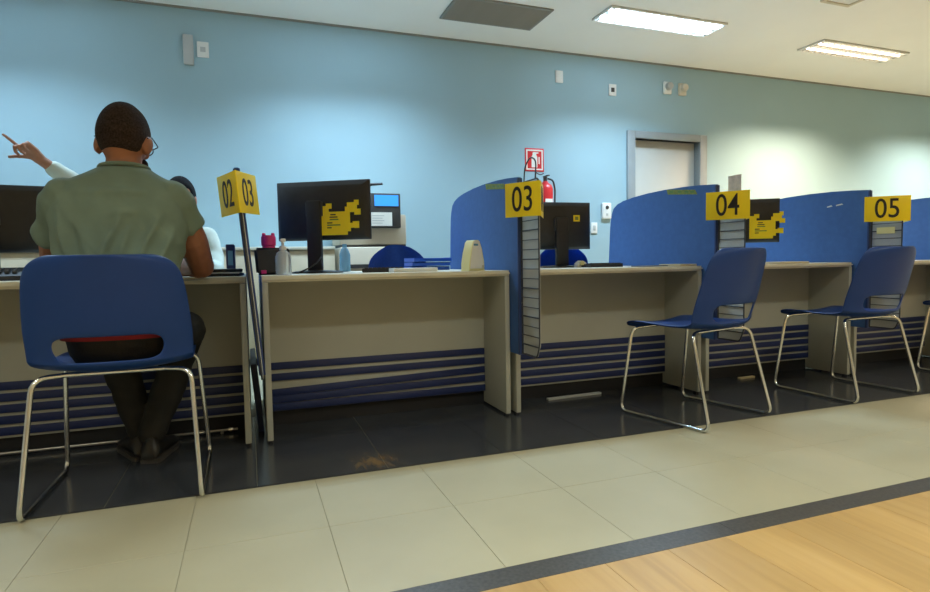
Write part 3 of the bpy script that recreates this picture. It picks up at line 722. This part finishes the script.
def head_bm(bm, H):
    sphere_fn(bm, head_pt, H)
    R3 = H.to_3x3()
    cap_chain(bm, [(H@Vector((0,.090,.022)),.009),(H@Vector((0,.103,-.006)),.012),(H@Vector((0,.107,-.026)),.014)], 10)     # nose
    for s in (-1, 1):
        ball(bm, H@Vector((s*.013,.098,-.030)), (.010,.010,.008), R3)
        ball(bm, H@Vector((s*.030,.083,.030)), (.022,.010,.008), R3)               # brow
        ball(bm, H@Vector((s*.038,.074,-.028)), (.022,.016,.018), R3)              # cheek
        er = R3 @ Euler((math.radians(-12),0,s*math.radians(-22))).to_matrix()
        ball(bm, H@Vector((s*.083,-.006,-.026)), (.011,.021,.034), er)             # ear
        ball(bm, H@Vector((s*.078,.002,-.050)), (.009,.011,.012), er)
    ball(bm, H@Vector((0,.078,-.098)), (.026,.018,.016), R3)                       # chin
    ball(bm, H@Vector((0,.089,-.058)), (.024,.010,.012), R3)                       # mouth mound
def bake(bm, voxel, smooth=4, fac=.5, disp=None):
    me = bm_mesh(bm); o = bpy.data.objects.new('tmp', me); COL.objects.link(o)
    r = o.modifiers.new('r','REMESH'); r.mode = 'VOXEL'; r.voxel_size = voxel
    s = o.modifiers.new('s','SMOOTH'); s.factor = fac; s.iterations = smooth
    bpy.context.view_layer.update()
    out = bpy.data.meshes.new_from_object(o.evaluated_get(bpy.context.evaluated_depsgraph_get()))
    bpy.data.objects.remove(o)
    for p in out.polygons: p.use_smooth = True
    if disp:
        ns = [v.normal.copy() for v in out.vertices]
        for v, nn in zip(out.vertices, ns): v.co += nn*disp(v.co)
    return out
def hair(name, H, m, parent, mask, thick=1.06, extra=None):
    bm = bmesh.new()
    def fn(d):
        t = max(-1,min(1,mask(d)*9)); k = 1+(thick-1)*(t*.5+.5) if t > -1 else .93
        if t <= 0: k = .95+(t+1)*.055
        return head_pt(d, k)
    sphere_fn(bm, fn, H, 72, 52)
    if extra: extra(bm)
    return link(name, bm_mesh(bm, True), m, parent)
def face_bits(H, parent, brow='hair_dark'):
    for s in (-1, 1):
        e = lathe('eye', [(.002,-.0115),(.008,-.008),(.0118,0),(.008,.008),(.002,.0115)], 'eye_white', parent, 12); e.matrix_local = H @ Matrix.Translation((s*.031,.078,.008))
        i = lathe('iris', [(.0055,0),(.0045,.0012)], 'hair_dark', parent, 12); i.matrix_local = H @ Matrix.Translation((s*.031,.0893,.008)) @ Euler((-PI/2,0,0)).to_matrix().to_4x4()
        tube('eyebrow', [H@Vector((s*.014,.095,.030)),H@Vector((s*.032,.093,.036)),H@Vector((s*.050,.080,.031))], [.003,.004,.0025], brow, parent, 6)
    tube('lips', [H@Vector((-.022,.091,-.060)),H@Vector((-.008,.0985,-.057)),H@Vector((.008,.0985,-.057)),H@Vector((.022,.091,-.060))], [.002,.0045,.0045,.002], 'lip', parent, 8)
def finger(bm, base, d, curl_axis, bends, lens, r):
    p = Vector(base); d = Vector(d).normalized(); ch_ = [(p.copy(), r)]
    for b, l in zip(bends, lens):
        d = (Matrix.Rotation(b, 3, curl_axis) @ d).normalized(); p = p+d*l; r *= .93; ch_.append((p.copy(), r))
    cap_chain(bm, ch_, 8)
def hand(bm, wrist, direc, palm_n, curls, side, spread=.14, thumb=(.5,.5,.4), k=1.0):
    """direc: wrist to knuckles; palm_n: where the palm faces; side: +1 puts the thumb at direc x palm_n"""
    d = Vector(direc).normalized(); n = Vector(palm_n); n = (n-d*n.dot(d)).normalized(); t = d.cross(n)*side
    w = Vector(wrist); ax = d.cross(n)          # rotating about ax turns d towards n
    for a in (-.026,-.009,.009,.026): cap_chain(bm, [(w+t*a*.6*k,.016*k),(w+d*.045*k+t*a*k,.0145*k),(w+d*.088*k+t*a*k,.0125*k)], 8)
    L_ = [(.040,.026,.021),(.044,.029,.022),(.041,.027,.021),(.032,.021,.018)]
    for i, a in enumerate((.030,.010,-.010,-.029)):       # index .. little
        fd = d+t*spread*(1.5-i)*.55
        finger(bm, w+d*.088*k+t*a*k, fd, ax, curls[i], [q*k for q in L_[i]], (.0092 if i < 3 else .008)*k)
    tb = w+d*.03*k+t*.028*k
    td = (d*.75+t*.75+n*.25)
    finger(bm, tb, td, ax, (0,thumb[0]*.4,thumb[1]*.6), (.036*k,.030*k,.024*k), .0112*k)

# ---- the seated client
RM = Vector((-.43,2.45,0))
man = thing('person', 'seated person in a grey-green t-shirt seen from behind', 'person', RM)
HM = Matrix.Translation((-.413,2.475,1.270)) @ Matrix.Scale(1.045,4) @ Euler((math.radians(-14),math.radians(2),math.radians(-12)),'XYZ').to_matrix().to_4x4()
def rel(M4): return Matrix.Translation(-RM) @ M4
def torso_rings(g=0):
    return [((-.425,2.365,.50),.150+g,.105+g),((-.425,2.365,.56),.168+g,.118+g),((-.428,2.375,.66),.165+g,.112+g),((-.43,2.395,.78),.176+g,.112+g),((-.43,2.42,.90),.196+g,.115+g),((-.43,2.44,1.00),.208+g,.112+g),((-.428,2.452,1.06),.205+g,.100+g),((-.425,2.458,1.105),.165+g,.082+g),((-.42,2.46,1.135),.105+g,.070+g),((-.415,2.462,1.16),.070+g*.8,.062+g*.8)]
ARM_L = [((-.605,2.445,1.035),.060),((-.655,2.52,.90),.053),((-.685,2.60,.80),.046),((-.60,2.78,.792),.040),((-.50,2.915,.782),.029)]
ARM_R = [((-.255,2.445,1.035),.060),((-.205,2.52,.90),.056),((-.182,2.62,.797),.049),((-.250,2.84,.794),.041),((-.33,2.955,.783),.029)]
LEG_L = [((-.515,2.40,.545),.083),((-.565,2.68,.540),.074),((-.565,2.82,.520),.062),((-.510,2.83,.30),.054),((-.455,2.785,.09),.040)]
LEG_R = [((-.335,2.40,.545),.083),((-.265,2.66,.535),.074),((-.270,2.81,.515),.062),((-.335,2.77,.30),.054),((-.405,2.725,.10),.040)]
bm = bmesh.new()
def shift(bm): bmesh.ops.translate(bm, verts=bm.verts[:], vec=-RM)
loft(bm, torso_rings()); head_bm(bm, HM)
cap_chain(bm, [((-.42,2.452,1.08),.064),((-.413,2.464,1.21),.058)])
for c in (ARM_L, ARM_R, LEG_L, LEG_R): cap_chain(bm, c)
hand(bm, (-.50,2.915,.782), (.75,.60,-.10), (.1,-.1,-1), [(.2,.5,.4)]*4, 1, .12, (.3,.4,.3))
hand(bm, (-.33,2.955,.783), (-.55,.80,-.10), (.0,0,-1), [(.25,.6,.5)]*4, -1, .12, (.3,.4,.3))
shift(bm); link('body', bake(bm, .0055, 3), 'skin_man', man)
# t-shirt with folds
bm = bmesh.new(); loft(bm, [((-.425,2.366,.605),.186,.130)]+torso_rings(.014)[2:-1]+[((-.415,2.464,1.158),.082,.070)])
for A in (ARM_L, ARM_R):
    a, b = Vector(A[0][0]), Vector(A[1][0]); k = 1.0 if A is ARM_L else .66
    loft_pts = [(a+(a-b)*.12,.066),(a,.078),(a.lerp(b,.5*k),.073),(a.lerp(b,k),.070)]
    cap_chain(bm, [(loft_pts[0][0],.066),(loft_pts[1][0],.072),(loft_pts[2][0],.068)], 18)
    tube_bm(bm, [loft_pts[1][0],loft_pts[2][0],loft_pts[3][0]], [.072,.069,.068], 20)
shift(bm)
CREASE = [(.02,.97,-.05,.80,.009),(.05,.93,-.02,.72,.007),(-.17,1.0,-.13,.80,.009),(-.13,.97,-.09,.78,-.006),(.14,.98,.06,.80,.008),(.18,.94,.10,.74,.007),(-.02,.98,.07,.99,.004),(-.08,.86,-.02,.70,.007),(.02,.86,.03,.66,-.006),(-.18,.86,-.08,.70,.007),(.10,1.06,-.10,1.06,.004)]
def folds(co):
    u = Vector((co.x*9+co.z*5, co.y*5, co.z*3.2-abs(co.x)*7)); 
    a = noise.noise(u); b = noise.noise(Vector((co.x*24+co.z*13, co.y*10, co.z*9-co.x*9)))
    low = max(0,min(1,(1.14-co.z)/.18))
    cr = 0
    if co.y < 2.46-RM.y:
        for x0, z0, x1, z1, a_ in CREASE:
            d_ = Vector((x1-x0, z1-z0)); p_ = Vector((co.x-x0, co.z-z0)); t_ = max(0,min(1,p_.dot(d_)/d_.length_squared)); e_ = (p_-d_*t_).length
            cr += 1.9*a_*math.exp(-(e_/.012)**2)*math.sin(PI*(.08+.84*t_))
    return cr+low*(.014*(1-abs(a)*2.2)*.6+.007*b) + .001
link('t_shirt', bake(bm, .006, 6, .5, folds), 'shirt_green', man)
col_ = [( .079*math.cos(2*PI*i/24)-.415, .067*math.sin(2*PI*i/24)+2.464, 1.158+.010*math.sin(2*PI*i/24)*-1) for i in range(25)]
bm = bmesh.new(); tube_bm(bm, col_, .0085, 8, False); shift(bm); link('shirt_collar', bm_mesh(bm, True), 'shirt_green', man)
# trousers
bm = bmesh.new(); loft(bm, [((-.425,2.37,.468),.150,.095),((-.425,2.37,.50),.170,.115),((-.425,2.368,.56),.180,.126),((-.425,2.368,.60),.178,.124)])
for Lg in (LEG_L, LEG_R):
    q = [(p, r+.012) for p, r in Lg]; q[-1] = (Vector(q[-1][0])+Vector((0,0,.01)), .054); q[-2] = (q[-2][0], .066); cap_chain(bm, q[:-1]+[q[-1]], 16)
shift(bm)
link('trousers', bake(bm, .009, 4, .5, lambda c: .004*noise.noise(c*16)+.003*noise.noise(Vector((c.x*12,c.y*12,c.z*34)))), 'trousers', man)
bm = bmesh.new(); loft(bm, [((-.425,2.364,.556),.190,.136),((-.425,2.364,.590),.190,.136)]); shift(bm); link('waistband', bm_mesh(bm, True, 50), 'red_cloth', man)
# shoes
for (hx, hy, hz), ang in (((-.460,2.755,.0),24), ((-.400,2.70,.0),-12)):
    bm = bmesh.new(); R3 = Matrix.Rotation(math.radians(ang),3,'Z')
    rings = [(-.055,.030,.05,.03),(-.03,.040,.10,.05),(.03,.040,.095,.05),(.09,.044,.072,.036),(.15,.046,.055,.028),(.20,.036,.045,.022),(.225,.018,.035,.018)]
    RR = []
    for y, w, top, mid in rings:
        ring = []
        for k in range(14):
            t = 2*PI*k/14; z = .012+(top-.012)*(.5+.5*math.sin(t)) ; ring.append(bm.verts.new(R3@Vector((w*math.cos(t)*(1 if math.sin(t) < .3 else .8), y, z))))
        RR.append(ring)
    for A, B in zip(RR, RR[1:]):
        for k in range(14): bm.faces.new((A[k],A[(k+1)%14],B[(k+1)%14],B[k]))
    bm.faces.new(RR[0]); bm.faces.new(RR[-1])
    sh = link('shoe', bm_mesh(bm, True, 60), 'leather', man, Vector((hx,hy,hz))-RM)
    prism('shoe_sole', [tuple((R3@Vector((sx*w*1.05,y,0))).xy) for sx, seq in ((1,rings),(-1,rings[::-1])) for y, w, _, _ in seq], 0, .018, 'sole', sh, 'z')
# hair, face, glasses
def man_mask(d):
    back = -.50 if d.y < -.1 else -.02
    f = .5+.5*math.tanh((d.y+.12)*7)       # 0 at the back, 1 at the front
    line = -.52*(1-f)+(.02 if d.y < .45 else .02+(d.y-.45)*1.1)*f
    return d.z-line
hair('hair', rel(HM), 'hair_dark', man, man_mask, 1.055)
face_bits(rel(HM), man)
bt = bmesh.new(); HR = rel(HM)
for s in (-1, 1):
    ball(bt, HR@Vector((s*.045,.062,-.075)), (.018,.02,.026), HR.to_3x3())
ball(bt, HR@Vector((0,.086,-.098)), (.026,.017,.018), HR.to_3x3()); link('beard', bake(bt, .005, 2), 'hair_dark', man)
gl = thing('eyeglasses', 'dark-framed eyeglasses worn by the man in green', 'glasses', RM)
for s in (-1, 1):
    ring = [HR@Vector((s*.032+.024*math.cos(a), .112, .004+.019*math.sin(a))) for a in [2*PI*k/20 for k in range(21)]]
    bm = bmesh.new(); tube_bm(bm, ring, .0022, 6, False); link('rim', bm_mesh(bm, True), 'ink', gl)
    tube('temple', [HR@Vector((s*.056,.112,.012)), HR@Vector((s*.079,.095,.014)), HR@Vector((s*.085,.01,.014)), HR@Vector((s*.086,-.022,-.006))], .0022, 'ink', gl, 6, .01)
tube('bridge', [HR@Vector((-.008,.113,.008)), HR@Vector((.008,.113,.008))], .0022, 'ink', gl, 6)

# ---- the clerk behind the counter
RS = Vector((-.40,4.08,0))
st = thing('person', 'clerk in a pale mint shirt pointing behind the counter', 'person', RS)
HS = Matrix.Translation((-.380,4.01,1.222)) @ Euler((math.radians(4),0,math.radians(168)),'XYZ').to_matrix().to_4x4()
def s_rings(g=0):
    return [((-.40,4.08,.49),.150+g,.105+g),((-.40,4.08,.57),.165+g,.115+g),((-.40,4.07,.68),.150+g,.105+g),((-.40,4.06,.80),.160+g,.108+g),((-.40,4.05,.90),.172+g,.110+g),((-.40,4.045,.97),.170+g,.098+g),((-.395,4.045,1.02),.140+g,.078+g),((-.39,4.045,1.055),.085+g,.064+g),((-.388,4.045,1.08),.058+g*.7,.052+g*.7)]
wrist = Vector((-1.037,3.80,1.386))
S_R = [((-.555,4.03,.99),.056),((-.68,3.965,1.085),.047),((-.80,3.91,1.185),.041),((-.91,3.86,1.28),.039),(tuple(wrist),.027)]
S_L = [((-.245,4.03,.975),.054),((-.205,3.98,.85),.046),((-.20,3.90,.775),.042),((-.235,3.72,.79),.036),((-.28,3.61,.785),.026)]
T_L = [((-.31,4.06,.555),.078),((-.29,3.80,.545),.068),((-.29,3.66,.52),.056),((-.29,3.68,.28),.050),((-.29,3.72,.08),.036)]
T_R = [((-.49,4.06,.555),.078),((-.52,3.80,.545),.068),((-.53,3.66,.52),.056),((-.53,3.68,.28),.050),((-.53,3.72,.08),.036)]
bm = bmesh.new(); loft(bm, s_rings()); head_bm(bm, HS); cap_chain(bm, [((-.39,4.045,1.03),.056),((-.383,4.025,1.16),.050)])
for c in (S_R, S_L, T_L, T_R): cap_chain(bm, c)
dr_ = (Vector((-1.098,3.765,1.455))-wrist).normalized()
hand(bm, wrist, dr_, (-.10,-.55,-.75), [(.02,.05,.05),(1.0,1.3,.8),(1.15,1.35,.8),(1.2,1.3,.8)], -1, .05, (.5,.5,.4), 1.08)
hand(bm, (-.28,3.61,.785), (-.5,-.8,-.05), (0,0,-1), [(.15,.4,.3)]*4, 1, .12, (.3,.4,.3), .95)
bmesh.ops.translate(bm, verts=bm.verts[:], vec=-RS); link('body', bake(bm, .0055, 2), 'skin_staff', st)
bm = bmesh.new(); loft(bm, s_rings(.014)[1:-1]+[((-.388,4.045,1.075),.066,.058)])
cap_chain(bm, [(p, r+.014) for p, r in S_L[:4]], 16)
cap_chain(bm, [(p, r+.014) for p, r in S_R[:4]]+[((-.985,3.83,1.342),.044)], 16)
bmesh.ops.translate(bm, verts=bm.verts[:], vec=-RS); link('shirt', bake(bm, .008, 4, .5, lambda c: .004*noise.noise(Vector((c.x*14,c.y*14,c.z*22)))+.001), 'shirt_mint', st)
bm = bmesh.new(); loft(bm, [((-.40,4.08,.47),.150,.10),((-.40,4.08,.52),.172,.12),((-.40,4.08,.60),.176,.124)])
for Lg in (T_L, T_R): cap_chain(bm, [(p, r+.012) for p, r in Lg], 16)
bmesh.ops.translate(bm, verts=bm.verts[:], vec=-RS); link('trousers', bake(bm, .009, 4), 'trousers', st)
for x in (-.29,-.53):
    bm = bmesh.new(); box_bm(bm, (-.042,-.20,.0), (.042,.06,.075), .025, 4)
    for q in bm.verts:
        if q.co.y < -.02: q.co.z *= 1-.5*min(1,(-.02-q.co.y)/.18)
    link('shoe', bm_mesh(bm, True, 60), 'leather', st, Vector((x,3.74,0))-RS)
HSR = Matrix.Translation(-RS) @ HS
def s_mask(d):
    f = .5+.5*math.tanh((d.y-.25)*7); return d.z-(-.75*(1-f)+.42*f)
hair('hair', HSR, 'hair_black', st, s_mask, 1.10)
face_bits(HSR, st, 'hair_black')
